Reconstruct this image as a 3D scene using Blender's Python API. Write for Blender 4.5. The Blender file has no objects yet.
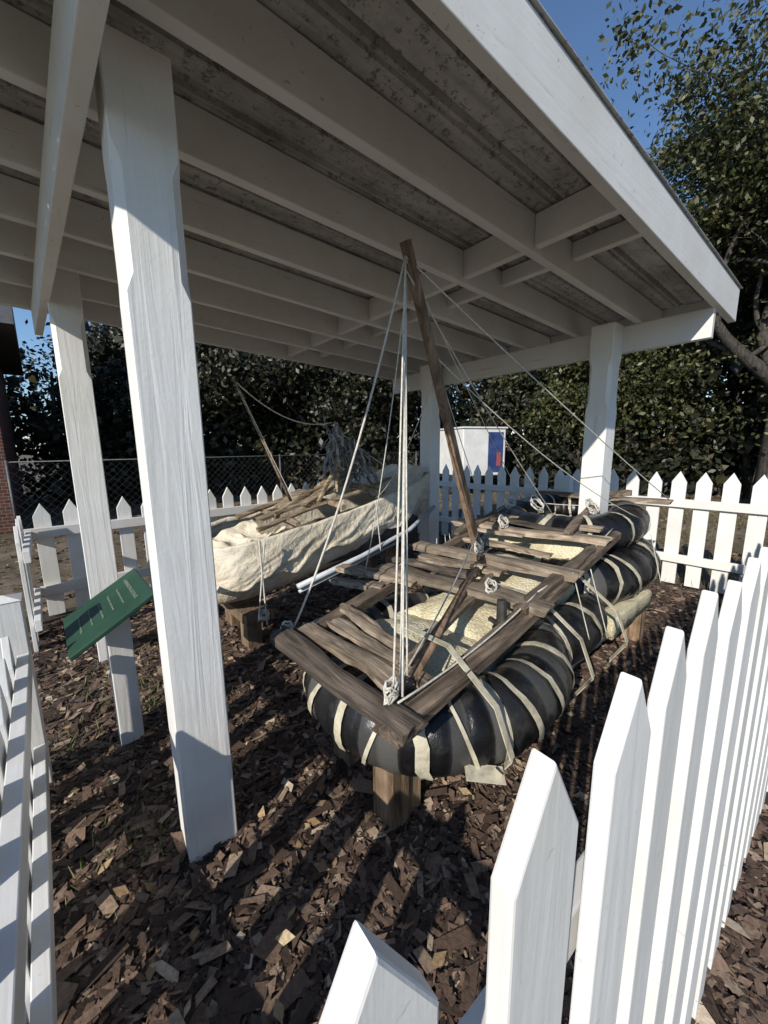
import bpy, math, random
import numpy as np
from mathutils import Vector, Matrix, Euler, noise as mnoise
random.seed(7); rng=np.random.default_rng(7)
S=bpy.context.scene
COL=S.collection
CB=Vector((0.749,0.663)); CA=Vector((-0.663,0.749))
def P(x,y):
    return (CB.x*x+CB.y*y, CA.x*x+CA.y*y)

# ---------------------------------------------------------------- materials
def newmat(name):
    m=bpy.data.materials.new(name); m.use_nodes=True
    nt=m.node_tree; b=nt.nodes['Principled BSDF']
    return m,nt,b
def coords(nt,scale=(1,1,1),rot=(0,0,0),kind='Object'):
    tc=nt.nodes.new('ShaderNodeTexCoord'); mp=nt.nodes.new('ShaderNodeMapping')
    mp.inputs['Scale'].default_value=scale; mp.inputs['Rotation'].default_value=rot
    nt.links.new(tc.outputs[kind],mp.inputs['Vector']); return mp.outputs['Vector']
def nz(nt,vec,scale,detail=5,rough=.6,dist=0):
    n=nt.nodes.new('ShaderNodeTexNoise'); n.inputs['Scale'].default_value=scale
    n.inputs['Detail'].default_value=detail; n.inputs['Roughness'].default_value=rough
    n.inputs['Distortion'].default_value=dist
    nt.links.new(vec,n.inputs['Vector']); return n.outputs['Fac']
def ramp(nt,fac,stops,interp='LINEAR'):
    r=nt.nodes.new('ShaderNodeValToRGB'); r.color_ramp.interpolation=interp
    e=r.color_ramp.elements
    while len(e)<len(stops): e.new(0.5)
    for k,(p,c) in enumerate(stops):
        e[k].position=p
        if not isinstance(c,(tuple,list)): c=(c,c,c)
        e[k].color=(c[0],c[1],c[2],1)
    nt.links.new(fac,r.inputs['Fac']); return r.outputs['Color']
def mix(nt,fac,a,b,mode='MIX'):
    m=nt.nodes.new('ShaderNodeMix'); m.data_type='RGBA'; m.blend_type=mode
    if isinstance(fac,(int,float)): m.inputs[0].default_value=fac
    else: nt.links.new(fac,m.inputs[0])
    for s,v in ((6,a),(7,b)):
        if isinstance(v,(tuple,list)): m.inputs[s].default_value=(v[0],v[1],v[2],1)
        else: nt.links.new(v,m.inputs[s])
    return m.outputs[2]
def bump(nt,b,h,strength=.4,dist=.01):
    bp=nt.nodes.new('ShaderNodeBump'); bp.inputs['Strength'].default_value=strength
    bp.inputs['Distance'].default_value=dist
    nt.links.new(h,bp.inputs['Height']); nt.links.new(bp.outputs['Normal'],b.inputs['Normal'])
def island(nt):
    g=nt.nodes.new('ShaderNodeNewGeometry'); return g.outputs['Random Per Island']

def white_paint(name,axis,grain=.5,dirt=.25,tone=.80):
    m,nt,b=newmat(name)
    sc=[20,20,20]; sc[axis]=1.1
    v=coords(nt,tuple(sc)); g=nz(nt,v,1.0,4,.5,1.6)
    v2=coords(nt); patch=nz(nt,v2,3.5,6,.65); fine=nz(nt,v2,60,3,.6)
    base=ramp(nt,patch,[(.3,(tone*.90,tone*.88,tone*.82)),(.62,(tone,tone*.99,tone*.96))])
    isl=ramp(nt,island(nt),[(0,.90),(1,1.0)])
    base=mix(nt,1.0,base,isl,'MULTIPLY')
    dm=ramp(nt,g,[(.27,1.0),(.36,0.0)])
    dirtm=mix(nt,1.0,dm,ramp(nt,patch,[(.45,0.0),(.65,dirt*1.6)]),'MULTIPLY')
    base=mix(nt,dirtm,base,(.40,.37,.32))
    sp=nz(nt,v2,38,3,.7); base=mix(nt,ramp(nt,sp,[(.66,0.0),(.72,dirt)]),base,(.35,.32,.27))
    nt.links.new(base,b.inputs['Base Color']); b.inputs['Roughness'].default_value=.55
    h=mix(nt,.15,g,fine); bump(nt,b,h,grain,.006)
    return m
M_WX=white_paint('white_paint_x',0,.3,.7,.78); M_WY=white_paint('white_paint_y',1,.3,.7,.78)
M_WZ=white_paint('white_paint_z',2,.65,.3,.82)
M_FZ=white_paint('fence_paint',2,.3,.45,.82)
M_FX=white_paint('fence_rail_x',0,.25,.4,.76); M_FY=white_paint('fence_rail_y',1,.25,.35,.80)

def wood(name,axis,dark,light,grain=.8):
    m,nt,b=newmat(name)
    sc=[26,26,26]; sc[axis]=1.6
    g=nz(nt,coords(nt,tuple(sc)),1.0,6,.7,.8); p=nz(nt,coords(nt),7,5,.6)
    c=ramp(nt,g,[(.30,tuple(x*.3 for x in dark)),(.43,dark),(.66,light)])
    c=mix(nt,1.0,c,ramp(nt,p,[(.3,.5),(.6,1.0)]),'MULTIPLY')
    c=mix(nt,1.0,c,ramp(nt,island(nt),[(0,.5),(1,1.1)]),'MULTIPLY')
    nt.links.new(c,b.inputs['Base Color']); b.inputs['Roughness'].default_value=.85
    bump(nt,b,g,grain,.012); return m
M_PLY=wood('weathered_plank_y',1,(.27,.20,.135),(.64,.53,.40))
M_PLX=wood('weathered_plank_x',0,(.16,.115,.08),(.40,.31,.225))
M_DARKY=wood('dark_plank_y',1,(.11,.085,.065),(.30,.235,.18))
M_LOG=wood('driftwood',0,(.24,.17,.105),(.60,.49,.34))
M_MAST=wood('mast_wood',2,(.20,.125,.075),(.42,.29,.19),.5)
M_BLOCK=wood('block_wood',2,(.24,.15,.085),(.48,.35,.23))
M_BARK=wood('bark',2,(.05,.042,.035),(.16,.14,.115),1)

def simple(name,stops,scale,rough=.8,bs=.3,bd=.01,detail=5,vec=(1,1,1),metal=0,isl=None):
    m,nt,b=newmat(name); n=nz(nt,coords(nt,vec),scale,detail,.65)
    c=ramp(nt,n,stops)
    if isl: c=mix(nt,1.0,c,ramp(nt,island(nt),[(0,isl),(1,1.0)]),'MULTIPLY')
    nt.links.new(c,b.inputs['Base Color']); b.inputs['Roughness'].default_value=rough
    b.inputs['Metallic'].default_value=metal
    bump(nt,b,n,bs,bd); return m
M_ROPE=simple('rope_fibre',[(.3,(.42,.39,.33)),(.7,(.72,.69,.62))],60,.9)
M_STRAP=simple('strap_webbing',[(.3,(.27,.24,.17)),(.5,(.48,.44,.33)),(.7,(.64,.60,.47))],16,.85,.4,.01,6)
M_PIPE=simple('grey_pipe',[(.3,(.42,.46,.50)),(.7,(.62,.66,.70))],9,.5)
M_RAG=simple('grey_rag',[(.3,(.16,.16,.165)),(.7,(.50,.50,.50))],12,.95,.6,.03,isl=.45)
M_DARKIN=simple('interior_shade',[(.3,(.05,.045,.04)),(.7,(.14,.12,.10))],6,.9)  # dark colour stands in for the shade inside the boat
M_MULCHB=simple('mulch_base',[(.3,(.022,.015,.011)),(.7,(.075,.05,.036))],30,1,.8,.02,6)
M_METALDK=simple('dark_metal',[(.3,(.02,.02,.02)),(.7,(.07,.065,.06))],20,.5,.2,.004,metal=.3)
M_GALV=simple('galvanised',[(.3,.07),(.7,.14)],20,.6,.1,.004,metal=.2)
def foam():
    m,nt,b=newmat('sandy_foam'); v=coords(nt)
    n=nz(nt,v,5,5,.6); g=nz(nt,v,90,4,.8)
    vo=nt.nodes.new('ShaderNodeTexVoronoi'); vo.inputs['Scale'].default_value=75; nt.links.new(v,vo.inputs['Vector'])
    c=ramp(nt,n,[(.3,(.58,.50,.32)),(.5,(.79,.72,.49)),(.75,(.86,.81,.62))])
    c=mix(nt,1.0,c,ramp(nt,vo.outputs['Distance'],[(.0,1.0),(.7,.8)]),'MULTIPLY')
    c=mix(nt,1.0,c,ramp(nt,g,[(.38,.65),(.5,1.0)]),'MULTIPLY')
    nt.links.new(c,b.inputs['Base Color']); b.inputs['Roughness'].default_value=.9
    bump(nt,b,vo.outputs['Distance'],.5,-.01); return m
M_FOAM=foam()
def canvas():
    m,nt,b=newmat('stained_canvas'); v=coords(nt)
    n=nz(nt,v,2.2,6,.65,.3); w=nz(nt,v,7,5,.6,2.0); f=nz(nt,v,120,2)
    c=ramp(nt,n,[(.28,(.48,.39,.26)),(.45,(.68,.60,.46)),(.7,(.80,.74,.61))])
    st=nz(nt,v,9,6,.75)
    c=mix(nt,1.0,c,ramp(nt,st,[(.32,.66),(.5,1.0)]),'MULTIPLY')
    nt.links.new(c,b.inputs['Base Color']); b.inputs['Roughness'].default_value=.9
    h=mix(nt,.08,w,f); bump(nt,b,h,.55,.045); return m
M_CANVAS=canvas()
def rubber():
    m,nt,b=newmat('black_rubber'); v=coords(nt)
    n=nz(nt,v,6,6,.7)
    a=nt.nodes.new('ShaderNodeAttribute'); a.attribute_name='tone'
    c=ramp(nt,a.outputs['Fac'],[(0,(.006,.006,.007)),(.6,(.018,.018,.019)),(1,(.085,.085,.08))])
    c=mix(nt,ramp(nt,n,[(.54,0.0),(.8,.4)]),c,(.14,.13,.11))
    nt.links.new(c,b.inputs['Base Color'])
    rr=ramp(nt,n,[(.35,.18),(.68,.5)]); nt.links.new(rr,b.inputs['Roughness'])
    bump(nt,b,n,.4,.02); return m
M_RUB=rubber()
def roofmetal(name='galvanised_roofing',k=.90):
    m,nt,b=newmat(name); v=coords(nt)
    n=nz(nt,v,2.2,7,.75); s=nz(nt,v,24,4,.85); st=nz(nt,coords(nt,(.7,14,1)),2,4,.6)
    c=ramp(nt,n,[(.3,(.28*k,.265*k,.24*k)),(.5,(.52*k,.51*k,.485*k)),(.72,(.70*k,.69*k,.67*k))])
    c=mix(nt,1,c,ramp(nt,st,[(.3,.68),(.6,1.0)]),'MULTIPLY')
    c=mix(nt,ramp(nt,s,[(.54,0.0),(.62,.85)]),c,(.13,.115,.10))
    nt.links.new(c,b.inputs['Base Color']); b.inputs['Roughness'].default_value=.6; b.inputs['Metallic'].default_value=0
    bump(nt,b,n,.25,.01); return m
M_ROOF=roofmetal()
def chipmat(name,stops,rough=.85):
    m,nt,b=newmat(name)
    c=ramp(nt,island(nt),stops)
    n=nz(nt,coords(nt,(1,1,1)),70,4,.6); c=mix(nt,1,c,ramp(nt,n,[(.3,.6),(.7,1.15)]),'MULTIPLY')
    nt.links.new(c,b.inputs['Base Color']); b.inputs['Roughness'].default_value=rough
    bump(nt,b,n,.5,.006); return m
M_CHIP=chipmat('bark_chip',[(0,(.036,.023,.016)),(.3,(.085,.053,.037)),(.6,(.15,.096,.067)),(.85,(.235,.158,.112)),(.95,(.36,.27,.19)),(1,(.58,.47,.35))])
M_LITTER=chipmat('leaf_litter_mat',[(0,(.05,.032,.02)),(.4,(.13,.085,.05)),(.8,(.24,.165,.10)),(1,(.36,.28,.17))])
M_DRYLEAF=chipmat('dry_leaf',[(0,(.20,.12,.06)),(.6,(.38,.26,.14)),(1,(.55,.44,.27))])
def leafmat(name,stops,tr=.3):
    m,nt,b=newmat(name); c=ramp(nt,island(nt),stops)
    nt.links.new(c,b.inputs['Base Color']); b.inputs['Roughness'].default_value=.5
    if tr>0:
        t=nt.nodes.new('ShaderNodeBsdfTranslucent'); nt.links.new(c,t.inputs['Color'])
        mx=nt.nodes.new('ShaderNodeMixShader'); mx.inputs[0].default_value=tr
        o=nt.nodes['Material Output']
        nt.links.new(b.outputs[0],mx.inputs[1]); nt.links.new(t.outputs[0],mx.inputs[2]); nt.links.new(mx.outputs[0],o.inputs['Surface'])
    return m
M_LEAF=leafmat('oak_leaf',[(0,(.026,.036,.012)),(.5,(.06,.072,.023)),(.85,(.12,.12,.045)),(1,(.22,.19,.09))],.22)
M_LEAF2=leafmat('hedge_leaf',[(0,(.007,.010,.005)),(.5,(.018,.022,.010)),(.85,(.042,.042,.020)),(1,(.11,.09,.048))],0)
M_GRASS=leafmat('grass_blade',[(0,(.05,.09,.02)),(.6,(.10,.15,.04)),(1,(.28,.25,.12))],0)
M_DRYGRASS=leafmat('dry_grass',[(0,(.07,.07,.03)),(.6,(.16,.14,.06)),(1,(.30,.24,.13))],0)
def groundmat():
    m,nt,b=newmat('sandy_ground'); v=coords(nt)
    n=nz(nt,v,.6,8,.7); f=nz(nt,v,9,8,.75)
    c=ramp(nt,n,[(.35,(.09,.075,.04)),(.5,(.16,.12,.075)),(.65,(.27,.215,.145))])
    c=mix(nt,1,c,ramp(nt,f,[(.3,.5),(.65,1.1)]),'MULTIPLY')
    nt.links.new(c,b.inputs['Base Color']); b.inputs['Roughness'].default_value=1
    bump(nt,b,f,.6,.03); return m
M_GROUND=groundmat()
def brickmat():
    m,nt,b=newmat('red_brick'); v=coords(nt,(1,1,1),(math.radians(90),0,0))
    br=nt.nodes.new('ShaderNodeTexBrick'); br.inputs['Scale'].default_value=4.0
    br.inputs['Color1'].default_value=(.17,.055,.035,1); br.inputs['Color2'].default_value=(.09,.035,.025,1)
    br.inputs['Mortar'].default_value=(.22,.20,.17,1); br.inputs['Mortar Size'].default_value=.018
    nt.links.new(v,br.inputs['Vector']); nt.links.new(br.outputs['Color'],b.inputs['Base Color'])
    b.inputs['Roughness'].default_value=.9; bump(nt,b,br.outputs['Fac'],.5,-.01); return m
M_BRICK=brickmat()
M_SIGN=simple('green_sign_paint',[(.3,(.010,.040,.022)),(.7,(.022,.070,.040))],5,.55,.05,.002)
M_LET=simple('cream_lettering',[(.3,(.16,.22,.16)),(.7,(.24,.29,.21))],5,.6,0,.001)
M_RED=simple('poster_red',[(.3,(.30,.06,.05)),(.7,(.45,.12,.08))],3,.6)
M_BLUE=simple('poster_blue',[(.3,(.015,.03,.12)),(.7,(.05,.09,.24))],3,.6)
M_PLAIN=simple('trailer_white',[(.3,(.62,.62,.60)),(.7,(.78,.78,.76))],3,.5,.05)
M_GLASS=simple('window_glass',[(.3,.015),(.7,.04)],3,.1,0)
M_SHING=simple('roof_shingle',[(.3,.05),(.7,.12)],20,.95)

# ---------------------------------------------------------------- mesh helpers
def empty(name,loc=(0,0,0)):
    e=bpy.data.objects.new(name,None); e.empty_display_size=.2; COL.objects.link(e); return e
def obj(name,V,F,mat,parent=None,smooth=False,bevel=0):
    me=bpy.data.meshes.new(name); me.from_pydata([tuple(v) for v in V],[],[tuple(f) for f in F]); me.update()
    o=bpy.data.objects.new(name,me); COL.objects.link(o)
    if mat: me.materials.append(mat)
    if smooth: me.polygons.foreach_set('use_smooth',[True]*len(me.polygons))
    if bevel:
        md=o.modifiers.new('bevel','BEVEL'); md.width=bevel; md.segments=2; md.limit_method='ANGLE'
    if parent: o.parent=parent
    return o
class MB:
    def __init__(s): s.V=[]; s.F=[]
    def add(s,V,F):
        n=len(s.V); s.V+= [tuple(v) for v in V]; s.F+=[tuple(i+n for i in f) for f in F]
    def box(s,x0,x1,y0,y1,z0,z1,fn=None):
        V=[(x,y,z) for z in (z0,z1) for y in (y0,y1) for x in (x0,x1)]
        if fn: V=[fn(v) for v in V]
        s.add(V,[(0,2,3,1),(4,5,7,6),(0,1,5,4),(2,6,7,3),(0,4,6,2),(1,3,7,5)])
    def bar(s,p,q,w,h,up=(0,0,1),jit=0,seg=1,taper=1.0):
        p=Vector(p);q=Vector(q);d=(q-p).normalized(); u=Vector(up)
        r=d.cross(u).normalized(); u=r.cross(d).normalized()
        V=[];F=[]
        for i in range(seg+1):
            c=p.lerp(q,i/seg); k=1+(taper-1)*i/seg
            for sx,sy in ((-1,-1),(1,-1),(1,1),(-1,1)):
                V.append(c+r*(sx*w/2*k+random.uniform(-jit,jit))+u*(sy*h/2*k+random.uniform(-jit,jit)))
        for i in range(seg):
            for j in range(4):
                a=i*4+j;b=i*4+(j+1)%4; F.append((a,b,b+4,a+4))
        F.append((3,2,1,0)); e=seg*4; F.append((e,e+1,e+2,e+3)); s.add(V,F)
    def plank(s,p,q,w,h,seg=12,rag=.012,warp=.008):
        p=Vector(p);q=Vector(q);d=(q-p).normalized(); r=d.cross(Vector((0,0,1))).normalized(); u=r.cross(d).normalized()
        sd=random.uniform(0,100); V=[];F=[]; nc=6
        for i in range(seg+1):
            t=i/seg; c=p.lerp(q,t)+u*warp*mnoise.noise((t*2,sd,0))*2; 
            wl=w/2+rag*mnoise.noise((t*5,sd,1)); wr=w/2+rag*mnoise.noise((t*5,sd,2)); tw=.12*mnoise.noise((t*1.5,sd,3))
            for k in range(nc):
                a=k/(nc-1); y=-wl+(wl+wr)*a
                e=0
                if i==0: e=-abs(random.gauss(0,.014))
                if i==seg: e=abs(random.gauss(0,.014))
                zz=h/2*(1-.25*(2*a-1)**4)+.003*mnoise.noise((t*20,a*9,sd))
                V.append(c+d*e+r*y+u*(zz+tw*y)); 
            for k in range(nc):
                a=k/(nc-1); y=-wl+(wl+wr)*a
                V.append(c+r*y*.98+u*(-h/2+tw*y))
        N=2*nc
        for i in range(seg):
            A=i*N;B=A+N
            for k in range(nc-1):
                F.append((A+k,A+k+1,B+k+1,B+k)); F.append((A+nc+k+1,A+nc+k,B+nc+k,B+nc+k+1))
            F.append((A+nc,A,B,B+nc)); F.append((A+nc-1,A+2*nc-1,B+2*nc-1,B+nc-1))
        for A in (0,seg*N):
            for k in range(nc-1): F.append((A+k,A+k+1,A+nc+k+1,A+nc+k) if A else (A+k+1,A+k,A+nc+k,A+nc+k+1))
        s.add(V,F)
    def tube(s,pts,rad,n=8,cap=True,rough=0):
        pts=[Vector(p) for p in pts]; m=len(pts)
        if not isinstance(rad,(list,tuple)): rad=[rad]*m
        prev=None; V=[];F=[]
        for i in range(m):
            d=(pts[min(i+1,m-1)]-pts[max(i-1,0)]).normalized()
            if prev is None:
                a=Vector((0,0,1)) if abs(d.z)<.9 else Vector((1,0,0)); r=d.cross(a).normalized()
            else: r=(prev-d*prev.dot(d)).normalized()
            prev=r; u=d.cross(r)
            for k in range(n):
                t=2*math.pi*k/n; rr=rad[i]*(1+random.uniform(-rough,rough))
                V.append(pts[i]+r*math.cos(t)*rr+u*math.sin(t)*rr)
        for i in range(m-1):
            for k in range(n):
                a=i*n+k;b=i*n+(k+1)%n; F.append((a,b,b+n,a+n))
        if cap: F.append(tuple(range(n-1,-1,-1))); F.append(tuple(range((m-1)*n,m*n)))
        s.add(V,F)
    def make(s,name,mat,parent=None,smooth=False,bevel=0): return obj(name,s.V,s.F,mat,parent,smooth,bevel)
def quads(name,V,mat,parent=None):
    V=np.asarray(V,dtype=np.float32); n=V.shape[0]
    me=bpy.data.meshes.new(name); me.vertices.add(n*4); me.vertices.foreach_set('co',V.reshape(-1))
    me.loops.add(n*4); me.loops.foreach_set('vertex_index',np.arange(n*4,dtype=np.int32))
    me.polygons.add(n); me.polygons.foreach_set('loop_start',np.arange(0,n*4,4,dtype=np.int32))
    me.update(calc_edges=True); me.validate(); me.materials.append(mat)
    o=bpy.data.objects.new(name,me); COL.objects.link(o)
    if parent: o.parent=parent
    return o
def leafquads(C,size,flat=0.0,asp=.5):
    n=len(C); u=rng.normal(size=(n,3)); u[:,2]*=(1-flat); u/=np.linalg.norm(u,axis=1)[:,None]
    w=rng.normal(size=(n,3)); w[:,2]*=(1-flat); v=np.cross(u,w) if flat<.5 else w-u*np.sum(u*w,1)[:,None]
    v/=np.linalg.norm(v,axis=1)[:,None]+1e-9
    s=(size*rng.uniform(.6,1.3,n))[:,None]
    return np.stack([C-u*s*.5,C+v*s*asp*.5,C+u*s*.5,C-v*s*asp*.5],1)
def curve(p,q,sag,n=14):
    p=Vector(p);q=Vector(q); return [p.lerp(q,i/n)+Vector((0,0,-sag*4*(i/n)*(1-i/n))) for i in range(n+1)]

# ---------------------------------------------------------------- ground
obj('ground',[(-300,-300,0),(300,-300,0),(300,300,0),(-300,300,0)],[(0,1,2,3)],M_GROUND)
nx,ny=90,90; V=[];F=[]
for j in range(ny+1):
    for i in range(nx+1):
        x=-.5+5.5*i/nx; y=-.3+4.9*j/ny
        V.append((x,y,.006+.018*(mnoise.noise((x*2,y*2,0))+.5)*min(1,max(0,(y+.3)*3))))
for j in range(ny):
    for i in range(nx):
        a=j*(nx+1)+i; F.append((a,a+1,a+nx+2,a+nx+1))
obj('mulch_bed',V,F,M_MULCHB,smooth=True)
def chips(n,x0,x1,y0,y1,lmin,lmax,zo=0):
    x=rng.uniform(x0,x1,n); y=rng.uniform(y0,y1,n)
    C=np.stack([x,y,zo+.022+.012*np.sin(x*5.1)*np.cos(y*4.3)+rng.uniform(-.004,.020,n)],1)
    th=rng.uniform(0,2*np.pi,n); L=rng.uniform(lmin,lmax,n)*rng.choice([1,1,1,1.9],n); Wd=L*rng.uniform(.18,.55,n)
    tilt=rng.normal(0,.17,n); roll=rng.normal(0,.22,n)
    u=np.stack([np.cos(th)*np.cos(tilt),np.sin(th)*np.cos(tilt),np.sin(tilt)],1)
    v=np.stack([-np.sin(th)*np.cos(roll),np.cos(th)*np.cos(roll),np.sin(roll)],1)
    jit=lambda: rng.uniform(.5,1.15,n)[:,None]
    u=u*(L/2)[:,None]; v=v*(Wd/2)[:,None]
    return np.stack([C-u*jit()-v*jit(),C+u*jit()-v*jit(),C+u*jit()+v*jit(),C-u*jit()+v*jit()],1)
Q=np.concatenate([chips(70000,-.3,4.75,-.2,4.3,.028,.055),chips(48000,-.2,2.4,-.1,3.0,.016,.040),chips(5000,-.2,4.5,-.1,4.2,.05,.085,.012)])
quads('bark_mulch',Q,M_CHIP)
n=24000; x=rng.uniform(-3,16,n); y=rng.uniform(-6,16,n)
keep=~((x>-.2)&(x<4.8)&(y>-.1)&(y<4.3)); x=x[keep];y=y[keep]
C=np.stack([x,y,rng.uniform(.004,.03,len(x))],1)
quads('leaf_litter',leafquads(C,.08,flat=.8,asp=.55),M_LITTER)
n=1100; C=np.stack([rng.uniform(-.1,4.6,n),rng.uniform(.1,4.2,n),rng.uniform(.042,.06,n)],1)
quads('fallen_leaves',leafquads(C,.055,flat=.75,asp=.5),M_DRYLEAF)
def grass(name,spots,nb,h,mat):
    Vs=[]
    for (cx,cy,r) in spots:
        c=np.stack([rng.normal(cx,r,nb),rng.normal(cy,r,nb),np.full(nb,.01)],1)
        th=rng.uniform(0,2*np.pi,nb); hh=h*rng.uniform(.4,1.2,nb)
        s=np.stack([np.cos(th),np.sin(th),np.zeros(nb)],1)*.003
        lean=np.stack([rng.normal(0,.4,nb)*hh,rng.normal(0,.4,nb)*hh,hh],1)
        Vs.append(np.stack([c-s,c+s,c+lean+s*.3,c+lean-s*.3],1))
    quads(name,np.concatenate(Vs),mat)
grass('grass_tufts',[(.10,1.55,.10),(.35,2.5,.14),(.15,2.9,.15),(.5,3.3,.15),(.0,2.3,.14)],190,.07,M_GRASS)
grass('dry_grass',[(rng.uniform(5.0,12),rng.uniform(-3,10),.35) for _ in range(70)],200,.10,M_DRYGRASS)

# ---------------------------------------------------------------- shelter
SH=empty('open_shelter')
sl=lambda x:-.10+.05*(3.41-x)
slope=lambda v:(v[0],v[1],v[2]+sl(v[0]))
PS=.084
posts=[(.32,1.40),(.125,3.24),(3.41,1.40),(3.36,3.27)]
for k,(x,y) in enumerate(posts):
    m=MB(); top=2.5+sl(x)-.002
    V=[];F=[]
    zs=[-.05,top-.62,top-.57,top-.30,top-.25,top]
    ch=[.004,.004,.024,.024,.004,.004]
    for z,c in zip(zs,ch):
        for sx,sy in ((-1,-1),(1,-1),(1,1),(-1,1)):
            a=PS;
            if (sx*sy)>0: V+= [(x+sx*a,y+sy*(a-c),z),(x+sx*(a-c),y+sy*a,z)]
            else: V+= [(x+sx*(a-c),y+sy*a,z),(x+sx*a,y+sy*(a-c),z)]
    for i in range(len(zs)-1):
        for j in range(8):
            a=i*8+j;b=i*8+(j+1)%8; F.append((a,b,b+8,a+8))
    F.append(tuple(range(40,48)))
    obj('post_%d'%(k+1),V,F,M_WZ,SH)
m=MB()
hx2=3.41+PS+.004
YF0,YF1=.745,4.14
m.box(hx2,hx2+.048,YF0+.03,YF1-.02,2.305,2.498,slope)
def hd1(v):
    x=v[0]-.0836*(v[1]-1.05); return (x,v[1],v[2]+sl(x))
m.box(.182,.230,YF0+.05,YF1-.02,2.305,2.498,hd1)
m.make('header_beams',M_WY,SH,bevel=.004)
m=MB()
XR0,XR1=-.62,3.94
RY=(1.22,1.68,2.16,2.64,3.12,3.62)
for y in RY:
    m.box(XR0+.05,XR1-.05,y-.024,y+.024,2.50,2.675,slope)
m.make('rafters',M_WX,SH,bevel=.004)
m=MB()
m.box(XR0,XR1,YF0,YF0+.045,2.495,2.715,slope); m.box(XR0,XR1,YF1,YF1+.045,2.495,2.715,slope)
m.make('side_fascia',M_WX,SH,bevel=.004)
m=MB()
m.box(XR0,XR0+.04,YF0+.047,YF1-.002,2.53,2.69,slope); m.box(XR1-.04,XR1,YF0+.047,YF1-.002,2.60,2.69,slope)
ys=[YF0+.045]+list(RY)+[YF1]
for xb,hb in ((2.02,.15),(2.40,.09)):
    for i in range(len(ys)-1):
        xx=xb+random.uniform(-.01,.01)
        m.box(xx,xx+.045,ys[i]+(.026 if i else .002),ys[i+1]-.026,2.673-hb,2.673,slope)
m.make('blocking',M_WY,SH,bevel=.003)
V=[];F=[]; prof=[]
y=YF0-.012
while y<YF1+.06:
    prof+=[(y,0),(y+.055,0),(y+.075,.028),(y+.10,.028),(y+.12,0)]; y+=.155
for x in (XR0-.02,XR1+.02):
    for (yy,zz) in prof: V.append((x,yy,2.720+zz+sl(x)))
n=len(prof)
for i in range(n-1): F.append((i,i+1,i+1+n,i+n))
o=obj('roof_sheet',V,F,M_ROOF,SH); md=o.modifiers.new('s','SOLIDIFY'); md.thickness=.003
V=[];F=[];prof=[];y=YF0+.047
while y<YF1-.04:
    prof+=[(y,0),(y+.085,0),(y+.095,.026),(y+.105,.026),(y+.115,0),(y+.13,0),(y+.135,.014),(y+.145,.014),(y+.15,0)]; y+=.178
prof=[(a,b) for a,b in prof if a<YF1-.004]
for x in (XR0+.042,XR1-.042):
    for (yy,zz) in prof: V.append((x,yy,2.680+zz+sl(x)))
n=len(prof)
for i in range(n-1): F.append((i,i+1,i+1+n,i+n))
obj('ceiling_panels',V,F,M_ROOF,SH)
SH.matrix_world=Matrix.Translation((.32,1.40,0))@Matrix.Rotation(math.radians(-3.4),4,'Z')@Matrix.Translation((-.32,-1.40,0))

# ---------------------------------------------------------------- fences
def fence(p,q,spacing,width,H,rails,side,jit=.006,first=0.0,posts_at=(),tip=.11,poff=None,ph=None,th=.024,H2=None,fadj=(0,0),rh=.085,rt=.038):
    E=empty('picket_fence'); p=Vector(p);q=Vector(q);L=(q-p).length;d=(q-p)/L;nr=Vector((-d.y,d.x))*side
    m=MB(); s=first; H2=H2 or H; idx=0
    while s<=L+1e-4:
        hh=H+(H2-H)*s/L
        c=p+d*(s+(fadj[0] if idx<3 else 0)); h=hh+random.uniform(-.010,.010)*(.5 if idx<6 else 1)+(fadj[1] if idx<3 else 0); ln=random.uniform(-jit,jit); w=width/2*random.uniform(.96,1.03); tw=random.uniform(-.004,.004)
        prof=[(-w,.035),(w,.035),(w+ln,h-tip+random.uniform(-.005,.005)),(ln,h),(-w+ln,h-tip+random.uniform(-.005,.005))]
        V=[]
        for off in (-th/2,th/2):
            for (a,z) in prof:
                X=c+d*a+nr*(off+tw*z+tw*a*20*.5); V.append((X.x,X.y,z))
        F=[(4,3,2,1,0),(5,6,7,8,9)]+[(i,(i+1)%5,(i+1)%5+5,i+5) for i in range(5)]
        m.add(V,F); s+=spacing; idx+=1
    m.make('pickets',M_FZ,E,bevel=.0025)
    m=MB()
    for z in rails:
        a=p-d*.02+nr*(th/2+.006+rt/2); b=q+d*.02+nr*(th/2+.006+rt/2)
        m.bar((a.x,a.y,z),(b.x,b.y,z+(H2-H)),rt,rh)
    m.make('rails',M_FX if abs(d.x)>abs(d.y) else M_FY,E,bevel=.003)
    if posts_at:
        m=MB()
        for s in posts_at:
            zt=(ph or H-.10)
            c=p+d*s+nr*((th/2+.046+.052) if poff is None else poff); m.box(c.x-.055,c.x+.055,c.y-.055,c.y+.055,-.05,zt)
            m.add([(c.x-.06,c.y-.06,zt),(c.x+.06,c.y-.06,zt),(c.x+.06,c.y+.06,zt),(c.x-.06,c.y+.06,zt),(c.x,c.y,zt+.02)],[(0,1,4),(1,2,4),(2,3,4),(3,0,4),(3,2,1,0)])
        m.make('fence_posts',M_FZ,E,bevel=.003)
    return E
K=.68
fence((-.31*K,.193*K),(4.86,.193*K-.0578*(4.86+.31*K)),.2195*K,.128*K,1.5-.3*K,(1.00,.34),1,first=.006*K,tip=.115*K,th=.019,H2=1.245,fadj=(-.008,-.014),rh=.06,rt=.024)
fence((4.90,-.17),(4.90,4.40),.205,.125,1.22,(.90,.32),1,first=.09,posts_at=(2.2,))
fence((4.86,4.44),(-.16,4.44),.20,.12,1.06,(.80,.28),1,first=.1,posts_at=(2.4,))
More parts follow.
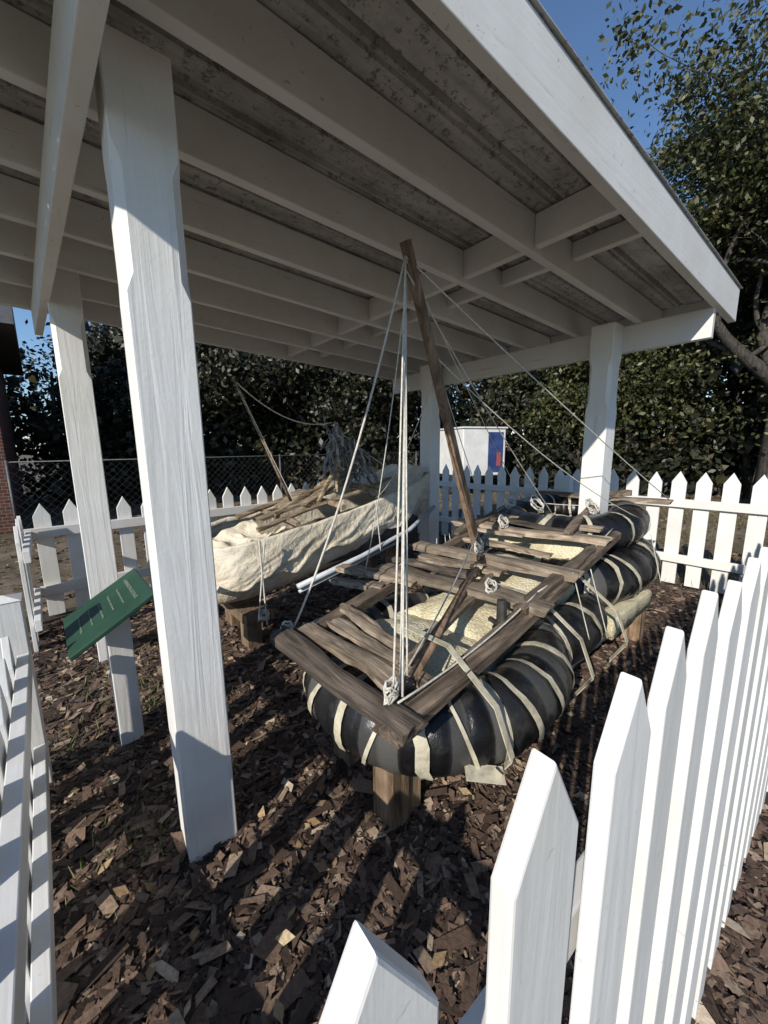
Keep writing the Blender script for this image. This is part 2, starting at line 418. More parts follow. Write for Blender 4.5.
fence((-.18,4.40),(-.18,3.55),.20,.11,.98,(.78,.28),1,first=.1,posts_at=())
fence((-.18,2.05),(-.18,.22),.20,.105,.80,(.64,.22),1,first=.06,posts_at=(-.10,),poff=.0,ph=.90)

# ---------------------------------------------------------------- lectern sign
SG=empty('information_sign')
m=MB(); m.box(.14,.24,2.16,2.27,-.05,.66,lambda v:(v[0],v[1],v[2]+(v[0]-.14)*.6 if v[2]>.5 else v[2])); m.make('sign_post',M_WZ,SG,bevel=.004)
ang=math.atan(.6)
MM=Matrix(((0,math.cos(ang),-math.sin(ang),.16),(-1,0,0,2.18),(0,math.sin(ang),math.cos(ang),.755),(0,0,0,1)))
m=MB(); m.box(-.25,.25,-.19,.19,-.010,.010); o=m.make('sign_panel',M_SIGN,SG,bevel=.004); o.matrix_world=MM
for k,(t,s) in enumerate((("HOMEMADE REFUGEE BOATS",.024),("These small craft were built by hand",.015),("from inner tubes, canvas, foam and",.015),("salvaged timber, and were carried by",.015),("wind and current across the straits.",.015),("Please do not climb on the display.",.015))):
    cu=bpy.data.curves.new('sign_text','FONT'); cu.body=t; cu.size=s; cu.align_x='CENTER'; cu.extrude=.0008
    cu.materials.append(M_LET)
    o=bpy.data.objects.new('sign_text_%d'%(k+1),cu); COL.objects.link(o); o.parent=SG
    o.matrix_world=MM@Matrix.Translation((0,.115-k*.048,.012))

# ---------------------------------------------------------------- raft
RF=empty('inner_tube_raft')
def ring(name,cx,cy,cz,ax,ay,rh,rv,wraps,seed,straps,tilt=0,nt_=240,nm=22,pw=2.4,yaw=0,bul=.05):
    random.seed(seed); V=[];F=[];T=[]
    tones=[random.choice([0,0,.1,.2,.5,.8,1]) for _ in range(wraps+1)]
    rs=[random.uniform(-.045,.045) for _ in range(wraps+1)]
    def cen(t):
        c,s=math.cos(t),math.sin(t)
        X=ax*math.copysign(abs(c)**(2/pw),c); Y=ay*math.copysign(abs(s)**(2/pw),s)
        return cx+X*math.cos(yaw)-Y*math.sin(yaw), cy+X*math.sin(yaw)+Y*math.cos(yaw)
    fr=[]
    fs=sorted([(f+wd/2/nt_) for f,wd in straps])
    for i in range(nt_):
        t=2*math.pi*i/nt_; X,Y=cen(t); X2,Y2=cen(t+.01); X1,Y1=cen(t-.01)
        d=Vector((X2-X1,Y2-Y1)).normalized(); nrm=Vector((d.y,-d.x))
        k=t/(2*math.pi)*wraps; kf=k%1; ki=int(k)
        ds=min(min(abs(i/nt_-f),1-abs(i/nt_-f)) for f in fs)
        rr=1+rs[ki]*.6+.03*math.sin(kf*math.pi)-.02*kf+.02*math.sin(t*3+seed)+bul*(min(1,ds/.035)**.6-.6)
        fr.append((X,Y,nrm,rr)); 
        for j in range(nm):
            u=2*math.pi*j/nm; q=1+.05*mnoise.noise((X*6,Y*6,u))
            V.append((X+nrm.x*math.cos(u)*rh*rr*q,Y+nrm.y*math.cos(u)*rh*rr*q,cz+tilt*(X-cx)+math.sin(u)*rv*rr*q)); T.append(tones[ki])
    for i in range(nt_):
        for j in range(nm):
            a=i*nm+j;b=i*nm+(j+1)%nm;c=((i+1)%nt_)*nm+(j+1)%nm;d=((i+1)%nt_)*nm+j; F.append((a,b,c,d))
    o=obj(name,V,F,M_RUB,RF,True); at=o.data.attributes.new('tone','FLOAT','POINT'); at.data.foreach_set('value',T)
    m=MB()
    for f,wd in straps:
        i0=int(nt_*f); VV=[];FF=[]; sk=random.choice([-4,-3,-2,-1,0,1,2,3,4])
        for ii in range(wd+1):
            for j in range(nm):
                u=2*math.pi*j/nm
                X,Y,nrm,rr=fr[(i0+ii+int(round(sk*math.sin(u))))%nt_]; g=1.03*rr+.012
                VV.append((X+nrm.x*math.cos(u)*(rh*g+.003),Y+nrm.y*math.cos(u)*(rh*g+.003),cz+tilt*(X-cx)+math.sin(u)*(rv*g+.003)))
        for ii in range(wd):
            for j in range(nm):
                a=ii*nm+j;b=ii*nm+(j+1)%nm; FF.append((a,b,b+nm,a+nm))
        m.add(VV,FF)
    m.make(name+'_straps',M_STRAP,RF,True)
ring('front_tube',1.34,1.13,.485,.51,.43,.14,.145,46,3,[(.02,2),(.17,1),(.26,2),(.34,2),(.385,2),(.43,1),(.47,2),(.52,2),(.555,1),(.60,3),(.65,1),(.685,2),(.725,2),(.77,2),(.82,3),(.87,1),(.93,2)],pw=2.2)
ring('rear_tube',3.10,1.34,.58,.68,.46,.18,.17,34,5,[(.05,2),(.12,2),(.20,2),(.30,2),(.45,2),(.55,3),(.61,2),(.67,2),(.72,2),(.77,3),(.83,2),(.89,2),(.95,2)],pw=2.6)
ring('rear_upper_tube',3.36,1.40,.86,.50,.42,.155,.14,28,8,[(.05,3),(.15,2),(.25,2),(.38,2),(.5,3),(.60,2),(.70,2),(.8,2),(.9,2)],tilt=.06)
ring('middle_tube',2.15,1.25,.46,.42,.42,.13,.14,26,12,[(.1,2),(.3,2),(.5,3),(.60,2),(.68,2),(.76,2),(.85,2),(.95,2)],pw=2.6)
random.seed(11)
def slab(name,x0,x1,y0,y1,z0,z1,mat,lump=.02,n=18,parent=RF,sag=0,tilt=0,dome=0):
    V=[];F=[]
    for j in range(n+1):
        for i in range(n+1):
            x=x0+(x1-x0)*i/n; y=y0+(y1-y0)*j/n; e=min(i,n-i,j,n-j)
            z=z1+lump*mnoise.noise((x*7,y*7,z1*3))*1.5+lump*.6*mnoise.noise((x*19,y*19,z1*3))-(.02 if e==0 else 0)+tilt*(x-x0)-sag*(1-abs(2*i/n-1)**2)+dome*(math.sin(math.pi*i/n)*math.sin(math.pi*j/n))**.6
            V.append((x+.02*mnoise.noise((y*9,x*3,1)),y+.02*mnoise.noise((x*9,y*3,2)),z))
    N=n+1
    for j in range(n):
        for i in range(n): a=j*N+i; F.append((a,a+1,a+N+1,a+N))
    base=len(V); per=[i for i in range(N)]+[j*N+n for j in range(1,N)]+[n*N+i for i in range(n-1,-1,-1)]+[j*N for j in range(n-1,0,-1)]
    for p in per: V.append((V[p][0],V[p][1],z0))
    L=len(per)
    for k in range(L): F.append((per[k],base+k,base+(k+1)%L,per[(k+1)%L]))
    F.append(tuple(base+k for k in range(L-1,-1,-1)))
    return obj(name,V,F,mat,parent,True)
slab('front_foam',.98,1.42,.84,1.44,.38,.60,M_FOAM,dome=.08)
slab('front_foam_sack',1.36,1.80,.86,1.42,.38,.61,M_FOAM,dome=.11)
slab('middle_foam',1.84,2.55,.92,1.62,.36,.66,M_FOAM,dome=.12)
slab('side_foam',2.50,3.30,.72,.84,.32,.44,M_FOAM,.012)
slab('rear_foam',2.65,3.55,1.00,1.74,.5,.82,M_FOAM,dome=.09)
slab('hull_tarp',1.55,2.85,.78,1.66,.28,.36,M_PIPE,.01)
m=MB()
m.plank((.66,.74,.675),(2.95,.90,.875),.08,.05,seg=24)
m.plank((.76,1.42,.665),(3.35,1.86,.96),.08,.055,seg=24)
m.plank((1.5,.80,.79),(2.45,.87,.87),.06,.035)
m.plank((2.2,1.70,.88),(2.75,1.74,.95),.07,.03)
m.plank((.90,.90,.735),(1.75,1.12,.80),.045,.025)
m.plank((2.55,1.05,.925),(3.3,1.2,1.0),.05,.03)
m.make('side_timbers',M_PLX,RF)
m=MB()
m.plank((.665,1.42,.725),(.70,.68,.70),.085,.045,rag=.012)
m.plank((1.56,1.70,.815),(1.66,1.15,.815),.05,.03,rag=.02)
m.plank((2.66,1.82,.91),(2.70,1.05,.91),.06,.03,rag=.02)
m.make('front_board',M_DARKY,RF)
m=MB()
m.plank((.79,1.43,.722),(.815,.83,.71),.09,.026,rag=.018)
m.plank((.91,1.36,.727),(.89,.80,.712),.07,.024,rag=.018)
m.plank((1.02,1.45,.73),(.975,1.0,.72),.055,.03,rag=.018)
m.plank((1.46,1.66,.79),(1.60,.72,.79),.12,.04,rag=.028)
m.plank((1.74,1.60,.81),(1.84,1.10,.815),.08,.03,rag=.025)
m.plank((1.62,1.50,.84),(1.77,1.18,.835),.05,.02,rag=.02)
m.plank((1.87,1.76,.835),(2.00,.76,.835),.12,.045,rag=.028)
m.plank((1.32,1.89,.77),(1.47,1.40,.775),.12,.03,rag=.028)
m.plank((1.20,1.78,.74),(1.32,1.50,.76),.07,.03,rag=.02)
m.plank((2.48,1.90,.89),(2.63,.84,.895),.12,.04,rag=.028)
m.plank((2.80,1.8,.925),(2.84,.95,.925),.07,.035,rag=.02)
m.plank((2.30,1.62,.90),(2.42,1.3,.89),.05,.02,rag=.02)
m.plank((2.12,1.55,.87),(2.2,1.0,.865),.06,.025,rag=.02)
m.plank((3.75,1.85,1.03),(3.80,.78,1.03),.10,.04,rag=.02)
m.make('cross_planks',M_PLY,RF)
m=MB()
m.bar((3.62,1.26,.92),(3.66,1.27,1.30),.05,.07,jit=.002,seg=3)
m.bar((3.50,1.30,1.05),(3.95,1.12,1.07),.06,.05,jit=.002,seg=3)
m.bar((3.72,1.34,1.0),(3.60,1.25,1.22),.03,.03)
m.make('tiller_frame',M_PLX,RF)
m=MB(); m.bar((2.04,1.36,.70),(1.27,1.28,2.36),.042,.042,jit=.0015,seg=10,taper=.85); m.make('mast',M_MAST,RF)
m=MB(); m.tube([(1.92,1.27,.84),(1.4,1.06,.79),(.86,.84,.72)],[.019,.021,.018],8,rough=.1); m.make('boom',M_MAST,RF,True)
m=MB(); m.tube([(1.42,.84,.66),(1.42,.84,.72),(1.42,.84,.72),(1.43,.85,.84)],[.04,.04,.024,.02],10); m.tube([(1.40,.80,.73),(1.42,.9,.74)],.012,8)
m.bar((1.36,.84,.67),(1.50,.84,.67),.10,.02); m.make('bilge_pump',M_METALDK,RF)
m=MB()
for (x,y,h) in ((.89,.98,.34),(3.2,.80,.42),(.95,1.35,.34),(3.2,1.9,.42),(2.0,.95,.30)):
    m.box(x-.045,x+.045,y-.06,y+.06,-.03,h); m.box(x+.055,x+.12,y-.05,y+.05,-.03,h-.012)
m.make('support_blocks',M_BLOCK,RF,bevel=.004)
m=MB(); T=Vector((1.27,1.28,2.30)); r=.0038
def rope(p,q,sag=0,rad=r): m.tube(curve(p,q,sag),rad,6)
rope(T,(.72,.78,.75),.0); rope(T-Vector((0,0,.1)),(.74,.76,.75),-.015); rope(T-Vector((0,0,.2)),(.77,.80,.74),.01); rope(T,(.84,.84,.74),.02)
rope(T,(3.85,.80,1.05),.02); rope(T-Vector((0,0,.05)),(2.9,1.3,.95),.03,.003); rope(T,(.76,1.48,.70),.12,.005)
rope(T,(3.4,1.86,1.0),.02,.003); rope((1.9,1.3,1.0),(.72,.80,.73),.03)
rope(T,(2.7,1.78,.93),.04,.003); rope(T-Vector((0,0,.15)),(1.35,1.70,.78),.10,.003); rope((1.5,1.30,1.85),(2.05,2.42,1.08),.10,.003); rope((1.45,1.30,1.95),(3.3,.84,.95),.08,.003)
rope((.72,.76,.74),(1.65,.80,.83),.03); rope((1.65,.80,.83),(2.9,.9,.93),.03)
rope((.72,1.46,.70),(1.6,1.6,.83),.04); rope((3.3,1.8,1.0),(3.8,.82,1.05),.05)
def coil(c,R,n,rad,ax=0):
    pts=[]
    for i in range(n*16):
        t=i/16*2*math.pi; rr=R*random.uniform(.8,1.15)
        pts.append(Vector(c)+Vector((rr*math.cos(t),rr*math.sin(t)*.5,rr*math.sin(t)*.6+random.uniform(-.01,.01)+i*.0006)))
    m.tube(pts,rad,5)
coil((.72,.79,.735),.024,6,.0045); coil((1.55,.98,.82),.04,3,.005); coil((1.95,1.33,.87),.035,6,.005); coil((.72,1.46,.70),.028,4,.005)
coil((3.1,1.55,.99),.08,4,.006); coil((3.2,1.15,1.0),.08,4,.006); coil((3.0,1.75,1.0),.07,4,.006); coil((1.9,1.36,1.05),.028,3,.005); coil((2.5,1.5,.93),.05,4,.005)
for _ in range(10):
    x=random.uniform(1.4,3.6); y=random.choice([.76,1.75])+random.uniform(-.03,.03)
    rope((x,y,.86),(x+random.uniform(-.1,.1),y-.08,.5),.0,.003)
m.make('rigging',M_ROPE,RF,True)
m=MB()
for x,w in ((1.02,.026),(1.70,.026),(2.15,.028)):
    pts=[(x,1.05,.79),(x+.01,.82,.785),(x+.02,.62,.64),(x+.03,.56,.48),(x+.05,.64,.34)]
    for a,b in zip(pts[:-1],pts[1:]): m.bar(a,b,w,.004,up=(0,-.7,.7) if a[2]!=b[2] else (0,0,1))
m.bar((.93,.66,.44),(1.02,.57,.43),.06,.004,up=(0,-.3,1)); m.bar((1.0,.58,.45),(1.04,.62,.36),.03,.004,up=(1,0,.3))
m.make('lashing_straps',M_STRAP,RF)

# ---------------------------------------------------------------- canvas boat
BT=empty('canvas_boat')
random.seed(21)
def boat_dims(t):
    x=.70+2.42*t
    w=.47*(1-abs(2*t-1)**8)**.5*(.92+.08*math.sin(t*3))
    if t>.96: w=max(w,.30)
    yc=2.93+.15*t
    zb=.31+.34*t+.08*(2*t-1)**4; zt=.76+.41*t+.05*(2*t-1)**2
    return x,w,yc,zb,zt
def ridged(p): 
    return 1-2*abs(mnoise.noise(p))
NI,NJ=110,48; V=[];F=[]
for i in range(NI+1):
    t=i/NI; x,w,yc,zb,zt=boat_dims(t)
    for j in range(NJ+1):
        ph=math.pi*j/NJ; c,s=math.cos(ph),math.sin(ph)
        y=yc-w*math.copysign(abs(c)**.5,c)*(1-.06*s); z=zt-(zt-zb)*abs(s)**.7
        k=.012*mnoise.noise((x*2.4,y*2,z*3))+.010*ridged((x*3+z*4,z*1.5-x,3))**3+.005*mnoise.noise((x*10,y*9,z*10))
        zz=z+.015*mnoise.noise((x*4,y,0))*(1-s)
        V.append((x,y+k*math.copysign(1,-c)*(.3+.7*abs(c)),zz+k*.4*s))
for i in range(NI):
    for j in range(NJ):
        a=i*(NJ+1)+j; F.append((a,a+1,a+NJ+2,a+NJ+1))
F.append(tuple(range(NJ,-1,-1))); F.append(tuple(NI*(NJ+1)+j for j in range(NJ+1)))
o=obj('canvas_hull',V,F,M_CANVAS,BT,True); md=o.modifiers.new('s','SOLIDIFY'); md.thickness=.018; md.offset=-1
m=MB()
for sd in (1,):
    pts=[]
    for i in range(2,NI-1,2):
        x,w,yc,zb,zt=boat_dims(i/NI); pts.append((x,yc+sd*(w-.01)+.02*mnoise.noise((x*5,1,0)),zt+.03*mnoise.noise((x*4,yc,0))+.012))
    m.tube(pts,.024,8,rough=.2)
m.make('gunwale_roll',M_CANVAS,BT,True)
def cloth(name,f,nu=30,nv=30,th=.006):
    V=[];F=[]
    for j in range(nv+1):
        for i in range(nu+1): V.append(f(i/nu,j/nv))
    for j in range(nv):
        for i in range(nu): a=j*(nu+1)+i; F.append((a,a+1,a+nu+2,a+nu+1))
    o=obj(name,V,F,M_CANVAS,BT,True); md=o.modifiers.new('s','SOLIDIFY'); md.thickness=th
def drape(u,v):
    t=.01+.93*u; x,w,yc,zb,zt=boat_dims(t); yn=yc-w
    inner=.12+.08*mnoise.noise((u*5,0,1)); hem=.27+.12*mnoise.noise((u*6,0,5))+.04*mnoise.noise((u*17,0,5))
    if v<.3:
        a=1-v/.3; y=yn+.005+inner*a; z=zt+.024-.10*a*a-.02*a+.03*mnoise.noise((u*7,v*6,2))*a
    else:
        a=(v-.3)/.7; y=yn-.016-.012*math.sin(a*3.1); z=zt+.024-a*hem
        y-=.018*ridged((u*8+a*1.8,a*1.2,4))**2*(.3+a)+.010*ridged((u*20+a*5,a*3,2))**2*a
    z+=.014*mnoise.noise((u*9,0,7)); x+=.02*mnoise.noise((u*8,v*5,3))
    return (x,y,z)
cloth('canvas_tarp',drape,180,50)
def flap(u,v):
    return (.80+.52*u+.06*mnoise.noise((v*4,u*3,1)),2.60+.62*v,.78+.12*u+.05*mnoise.noise((u*4,v*4,3))-.12*math.sin(v*math.pi*.9)+.03*ridged((u*4+v*3,v*2,6))**2)
cloth('canvas_flap',flap,50,50)
def deck(u,v):
    x,w,yc,zb,zt=boat_dims(.76+.225*u)
    return (x,yc+w*.97*(2*v-1),zt+.05*u+.04*math.sin(v*math.pi)+.035*mnoise.noise((u*4,v*5,7))+.02*ridged((u*3+v*2,v*3-u,2))**2-.12*(1-u)*math.sin(v*math.pi))
cloth('canvas_deck',deck,60,60)
slab('boat_floor',1.0,2.75,2.60,3.40,.56,.64,M_DARKIN,.03,parent=BT,tilt=.12)  # floor slab filling the hull, inner shading put into its colour
m=MB()
m.tube([(1.30,2.43,.50),(1.9,2.43,.61),(2.5,2.47,.735),(3.06,2.66,.87)],.021,10); m.tube([(1.32,2.45,.45),(2.4,2.46,.66)],.013,8)
m.make('side_pipe',M_PIPE,BT,True)
m=MB()
for a,b,rr in (((1.15,2.72,.90),(2.55,2.78,1.20),.022),((1.2,3.25,.92),(2.6,3.3,1.22),.025),((1.4,2.55,.93),(1.45,3.4,.96),.025),((1.8,2.52,1.02),(1.82,3.42,1.06),.025),((2.2,2.5,1.11),(2.25,3.5,1.17),.025),((1.35,2.85,.97),(2.45,3.2,1.30),.022),((1.7,2.75,1.05),(2.12,2.95,1.46),.020),((1.85,3.2,1.05),(2.25,2.95,1.38),.018),((2.0,2.9,1.1),(2.05,2.95,1.72),.018),((2.3,3.2,1.1),(2.35,3.3,1.7),.014)):
    A=Vector(a);B=Vector(b); m.tube([A,A.lerp(B,.3)+Vector((0,0,.012)),A.lerp(B,.7)-Vector((0,.01,.01)),B],[rr,rr*1.05,rr*.9,rr*.8],7,rough=.15)
m.plank((1.25,2.9,.94),(2.05,2.95,1.14),.12,.03,rag=.02); m.plank((1.5,3.05,1.0),(1.9,3.35,1.08),.12,.03,rag=.02); m.plank((1.55,2.75,1.04),(2.3,3.1,1.26),.08,.025,rag=.02)
m.make('driftwood_timbers',M_LOG,BT)
m=MB(); m.tube([(1.62,3.02,.98),(1.42,3.02,1.45),(1.16,3.0,2.02)],[.014,.012,.010],7,rough=.1); m.make('thin_pole',M_LOG,BT,True)
m=MB()
for _ in range(60):
    x=1.98+abs(random.gauss(0,.16)); y=2.95+random.gauss(0,.07); z=1.80-(x-1.98)*1.1-random.uniform(0,.22)
    pts=[Vector((x,y,z))]; dx=random.uniform(-.02,.035)
    for k in range(random.randint(3,8)): pts.append(pts[-1]+Vector((dx+random.uniform(-.03,.03),random.uniform(-.03,.03),-random.uniform(.01,.07))))
    m.tube(pts,[random.uniform(.003,.016) for _ in pts],5,rough=.4)
m.make('torn_tarp',M_RAG,BT)
m=MB()
def rope(p,q,sag=0,rad=.006): m.tube(curve(p,q,sag),rad,6)
rope((1.17,3.0,2.0),(2.0,2.95,1.72),.12,.005); rope((1.62,2.98,1.0),(1.17,3,2.0),.0,.003)
rope((1.02,2.40,.90),(1.04,2.40,.30),0,.006); rope((1.06,2.40,.90),(.98,2.40,.34),.0,.005); coil((1.02,2.40,.36),.035,4,.006)
rope((2.05,2.42,1.06),(2.1,2.42,.62),0,.005); rope((2.0,2.95,1.7),(2.7,2.75,1.2),.03,.004)
m.make('boat_ropes',M_ROPE,BT,True)
m=MB()
for (x,y,h) in ((1.05,2.72,.30),(1.16,2.95,.30),(2.65,2.85,.55),(2.65,3.25,.55),(1.1,3.2,.3)):
    m.box(x-.055,x+.055,y-.07,y+.07,-.03,h)
m.box(.98,1.2,2.62,3.3,.22,.298); m.make('boat_supports',M_BLOCK,BT,bevel=.004)

m=MB()
for k in range(16):
    x,y=random.uniform(.3,3.5),random.uniform(.4,3.9); t=random.uniform(0,3.1); L=random.uniform(.12,.32)
    m.tube([(x,y,.045),(x+L*.5*math.cos(t),y+L*.5*math.sin(t)+.01,.055),(x+L*math.cos(t),y+L*math.sin(t),.045)],[.005,.006,.003],6)
m.bar((.50,2.65,.07),(.75,2.95,.08),.05,.05,jit=.004,seg=4); m.bar((.42,2.75,.05),(.72,2.7,.06),.06,.03,jit=.004,seg=4)
m.make('fallen_sticks',M_LOG)

# ---------------------------------------------------------------- brick building
BH=empty('brick_building'); bx=-.45
m=MB(); m.box(-9,bx,9.7,15,-.1,3.6); m.make('walls',M_BRICK,BH)
m=MB(); m.add([(-9.4,9.3,3.6),(bx+.4,9.3,3.6),(bx+.4,15.4,3.6),(-9.4,15.4,3.6),(-9.4,12.3,5.4),(bx+.4,12.3,5.4)],[(0,1,5,4),(2,3,4,5),(1,2,5),(3,0,4),(3,2,1,0)]); m.make('roof',M_SHING,BH)
m=MB()
for x in (-2.0,-4.4,-6.9): m.box(x-.5,x+.5,9.66,9.698,.95,2.5)
m.make('windows',M_GLASS,BH)
m=MB()
for x in (-2.0,-4.4,-6.9):
    m.box(x-.58,x-.502,9.62,9.69,.9,2.58); m.box(x+.502,x+.58,9.62,9.69,.9,2.58); m.box(x-.5,x+.5,9.62,9.69,2.502,2.58); m.box(x-.6,x+.6,9.58,9.69,.82,.898); m.box(x-.5,x+.5,9.63,9.655,1.68,1.74)
m.make('window_frames',M_PLAIN,BH)
m=MB(); m.box(bx-.35,bx-.15,9.42,9.66,2.5,2.95); m.box(bx-.40,bx-.10,9.38,9.69,2.95,3.0); m.bar((bx-.25,9.54,3.0),(bx-.25,9.54,3.15),.05,.05,up=(1,0,0)); m.make('wall_lantern',M_METALDK,BH)

# ---------------------------------------------------------------- chain link fence
CL=empty('chain_link_fence')
m=MB(); x0,x1,yc=-.40,9.0,8.6
for k in range(5): xx=x0+(x1-x0)*k/4; m.tube([(xx,yc,-.05),(xx,yc,1.35)],.02,8)
m.tube([(x0,yc,1.32),(x1,yc,1.32)],.011,6); m.make('posts',M_GALV,CL,True)
m=MB(); st=.13; H=1.28; x=x0-H
while x<x1:
    for dd in (1,-1):
        a=(x,.03) if dd==1 else (x,H+.03); b=(x+H,H+.03) if dd==1 else (x+H,.03)
        xa=max(a[0],x0); xb=min(b[0],x1)
        if xb>xa:
            za=a[1]+(xa-a[0])*dd; zb=b[1]-(b[0]-xb)*dd
            m.bar((xa,yc+.01*dd,za),(xb,yc+.01*dd,zb),.0022,.0022,up=(0,1,0))
    x+=st
m.make('wire_mesh',M_GALV,CL)

# ---------------------------------------------------------------- white trailer
TR=empty('utility_trailer')
def tb(x0,x1,y0,y1,z0,z1,mb):
    def f(v):
        a=.35; X=v[0]*math.cos(a)-v[1]*math.sin(a); Y=v[0]*math.sin(a)+v[1]*math.cos(a); return P(3.0+X,11.5+Y)+(v[2],)
    mb.box(x0,x1,y0,y1,z0,z1,f)
m=MB(); tb(-.75,.72,-.0,2.0,.62,2.0,m); m.make('body',M_PLAIN,TR,bevel=.03)
m=MB(); tb(-.79,.76,-.04,2.04,2.002,2.05,m); m.make('roof_cap',M_PLAIN,TR,bevel=.01)
m=MB(); tb(.10,.62,-.015,-.003,.72,1.9,m); m.make('poster_panel',M_BLUE,TR)
m=MB(); tb(.40,.54,-.028,-.017,.9,1.3,m); m.make('poster_figure',M_RED,TR)
m=MB()
for xx in (-.72,.56):
    tb(xx,xx+.16,.7,1.3,.04,.64,m)
tb(-.7,.66,.1,1.95,.52,.618,m); m.make('wheels_and_chassis',M_METALDK,TR,bevel=.08)

# ---------------------------------------------------------------- trees
def tree(name,base,H,R,seed,nends=70,lpc=420,ls=.11,spread=.42,mat=M_LEAF,crown0=.28,trunk=.2,lean=(0,0),keepf=.62):
    random.seed(seed); E=empty(name); m=MB(); ends=[]
    def limb(p,d,L,r,lev):
        pts=[p]; rad=[r]; n=5
        for k in range(n):
            d=(d+Vector((random.uniform(-.28,.28),random.uniform(-.28,.28),random.uniform(-.12,.22)))).normalized()
            pts.append(pts[-1]+d*L/n); rad.append(r*(1-.55*(k+1)/n))
        m.tube(pts,rad,7 if lev<2 else 5,rough=.08)
        if lev>=3: ends.append(pts[-1]); ends.append(pts[-3]); return
        if lev>=1: ends.append(pts[-1])
        for k in range(4 if lev<2 else 3):
            q=pts[random.randint(2,n)]; a=random.uniform(0,6.28)
            dd=(d*.5+Vector((math.cos(a),math.sin(a),random.uniform(-.1,.75)))).normalized()
            limb(q,dd,L*random.uniform(.6,.8),rad[-1]*.8,lev+1)
    b=Vector((base[0],base[1],-.1)); top=b+Vector((lean[0],lean[1],H*crown0+.1))
    m.tube([b,b.lerp(top,.3)+Vector((.05,.0,0)),b.lerp(top,.7),top],[trunk*1.5,trunk*1.1,trunk,trunk*.9],10,rough=.08)
    for k in range(5):
        a=k*1.256+random.uniform(-.3,.3)
        limb(top-Vector((0,0,random.uniform(0,.6))),Vector((math.cos(a)*.8,math.sin(a)*.8,random.uniform(.5,1.1))).normalized(),H*.33*min(1,R/(H*.36)),trunk*.6,0)
    m.make('trunk_and_limbs',M_BARK,E,True)
    ends=[e for e in ends if e.z>H*.12]
    C=np.array([tuple(e) for e in ends])
    cc=np.array([base[0]+lean[0],base[1]+lean[1],H*.55]); k=nends
    dirs=rng.normal(size=(k,3)); dirs/=np.linalg.norm(dirs,axis=1)[:,None]
    ex=cc+dirs*np.array([R,R,H*.42])*(rng.uniform(.25,1,k)**.5)[:,None]; C=np.concatenate([C,ex])
    keep=rng.uniform(size=len(C))<keepf; C=C[keep]
    cs=rng.uniform(.45,1.15,len(C))*spread
    idx=np.repeat(np.arange(len(C)),lpc); L=C[idx]+rng.normal(size=(len(idx),3))*cs[idx][:,None]*np.array([1,1,.6])
    L=L[L[:,2]>.2]
    quads('foliage',leafquads(L,ls),mat,E); return len(L)
tree('live_oak_tree',P(8.3,8.2),10.4,3.2,31,nends=100,lpc=190,ls=.11,trunk=.26,keepf=.68)
tree('live_oak_tree',P(6.4,12.4),6.2,2.8,37,nends=60,lpc=130,ls=.15,trunk=.2,crown0=.2)
tree('live_oak_tree',P(13.2,9.5),10.0,3.6,41,nends=50,lpc=110,ls=.16,trunk=.26)
tree('live_oak_tree',P(12.2,12.6),10.5,3.6,43,nends=90,lpc=110,ls=.18,trunk=.26)
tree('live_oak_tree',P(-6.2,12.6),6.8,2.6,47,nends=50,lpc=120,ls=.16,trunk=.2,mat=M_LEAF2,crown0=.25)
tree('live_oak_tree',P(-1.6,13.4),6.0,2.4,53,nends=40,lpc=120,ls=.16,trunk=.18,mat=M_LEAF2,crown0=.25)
E=empty('distant_trees'); Cs=[]; random.seed(5); tm=MB()
for k in range(1600):
    az=math.radians(random.uniform(-82,84)); d=random.uniform(13.5,17)
    x=d*math.sin(az); y=d*math.cos(az); h=3.9+2.4*mnoise.noise((x*.33,y*.1,0))+1.6*mnoise.noise((x*1.1,y*.3,4))
    if x>1.5: h+=1.0
    h*=d/14; z=random.uniform(.02,1)**.9*h; X,Y=P(x,y)
    if X<.4 and Y>8.8 and Y<15.6: continue
    Cs.append((X,Y,z))
for k in range(70):
    az=math.radians(-82+166*k/70); d=random.uniform(13.5,15.5); X,Y=P(d*math.sin(az),d*math.cos(az))
    if X<.4 and Y>8.8 and Y<15.6: continue
    tm.tube([(X,Y,-.1),(X+random.uniform(-.3,.3),Y+random.uniform(-.3,.3),1.8),(X+random.uniform(-.8,.8),Y+random.uniform(-.8,.8),3.6)],[.10,.075,.035],6,rough=.1)
tm.make('trunks',M_BARK,E,True)
C=np.array(Cs); cs=rng.uniform(.3,.6,len(C)); idx=np.repeat(np.arange(len(C)),62)
L=C[idx]+rng.normal(size=(len(idx),3))*cs[idx][:,None]*np.array([1,1,.65]); L=L[L[:,2]>0]
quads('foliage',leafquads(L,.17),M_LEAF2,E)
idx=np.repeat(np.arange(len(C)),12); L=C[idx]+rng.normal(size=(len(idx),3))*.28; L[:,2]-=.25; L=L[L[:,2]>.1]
quads('inner_foliage',leafquads(L,.42,asp=.6),M_LEAF2,E)
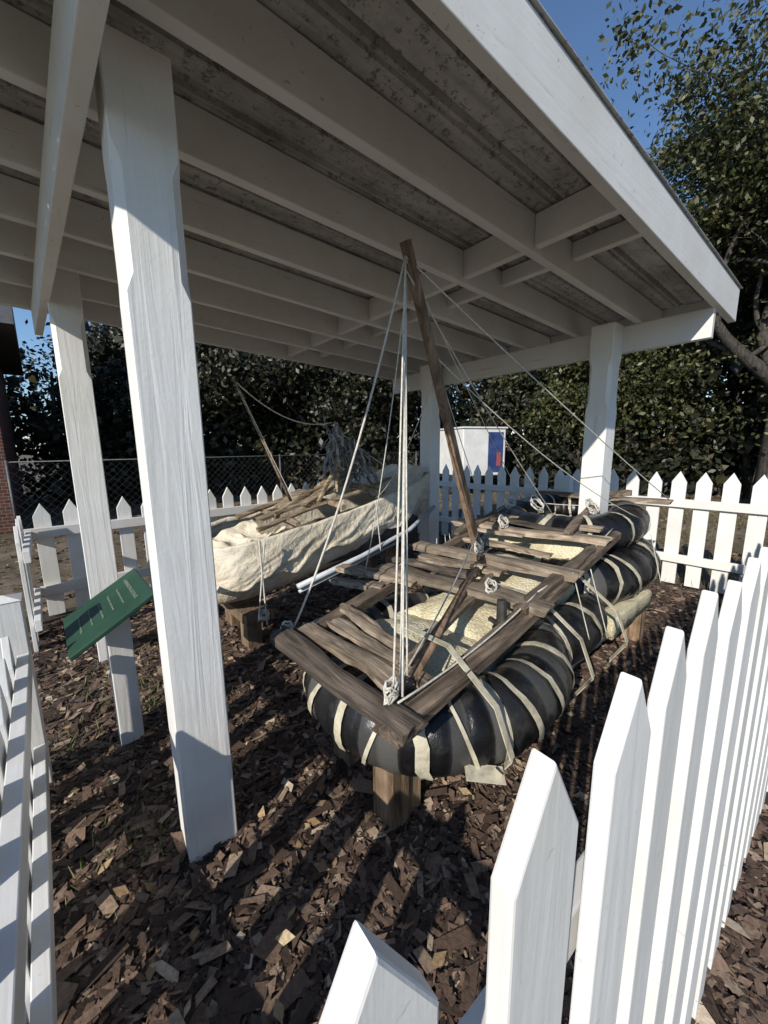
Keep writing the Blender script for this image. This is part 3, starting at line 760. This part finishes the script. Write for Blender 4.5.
# dense undergrowth closing the base of the tree belt, all the way round
Cs=[]; random.seed(9)
for k in range(1500):
    az=math.radians(random.uniform(-82,84)); d=random.uniform(14.2,18.5) if az>.05 else random.uniform(12.6,17)
    x=d*math.sin(az); y=d*math.cos(az); z=random.uniform(.0,2.6+.8*mnoise.noise((x*.5,y*.5,2))); X,Y=P(x,y)
    if X<.8 and Y>8.6 and Y<15.8: continue
    Cs.append((X,Y,z))
C=np.array(Cs); idx=np.repeat(np.arange(len(C)),38); L=C[idx]+rng.normal(size=(len(idx),3))*np.array([.35,.35,.3]); L=L[L[:,2]>0]
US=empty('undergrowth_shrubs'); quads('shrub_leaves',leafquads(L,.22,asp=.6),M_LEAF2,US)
sm=MB()
for (X,Y,z) in Cs[::12]: sm.tube([(X,Y,-.05),(X+random.uniform(-.15,.15),Y+random.uniform(-.15,.15),.8),(X+random.uniform(-.4,.4),Y+random.uniform(-.4,.4),1.7)],[.03,.02,.01],5)
sm.make('shrub_stems',M_BARK,US,True)

# ---------------------------------------------------------------- light
el=math.radians(28); hd=Vector((.955,.30)).normalized()
d=Vector((hd.x*math.cos(el),hd.y*math.cos(el),-math.sin(el)))
sd=bpy.data.lights.new('sun','SUN'); sd.energy=5.0; sd.angle=math.radians(.5); sd.color=(1,.94,.85)
so=bpy.data.objects.new('sun',sd); COL.objects.link(so); so.rotation_euler=d.to_track_quat('-Z','Y').to_euler(); so.location=(-5,-2,8)
w=bpy.data.worlds.new('World'); S.world=w; w.use_nodes=True; nt=w.node_tree
bg=nt.nodes['Background']; sk=nt.nodes.new('ShaderNodeTexSky'); sk.sky_type='NISHITA'; sk.sun_disc=False
sk.sun_elevation=el; sk.sun_rotation=math.atan2(-hd.x,-hd.y); sk.air_density=1.0; sk.dust_density=.0; sk.ozone_density=4.5
nt.links.new(sk.outputs[0],bg.inputs['Color']); bg.inputs['Strength'].default_value=.145
S.view_settings.view_transform='Standard'; S.view_settings.look='None'; S.view_settings.exposure=0

# ---------------------------------------------------------------- camera
cd=bpy.data.cameras.new('camera'); cd.sensor_fit='HORIZONTAL'; cd.sensor_width=36; cd.lens=36*385/768; cd.clip_start=.01; cd.clip_end=1000
co=bpy.data.objects.new('camera',cd); COL.objects.link(co)
R=Matrix.Rotation(math.radians(-41.5),4,'Z')@Matrix.Rotation(math.radians(90-9.6),4,'X')@Matrix.Rotation(math.radians(-.6),4,'Z')
co.matrix_world=Matrix.Translation((0,0,1.5))@R
S.camera=co
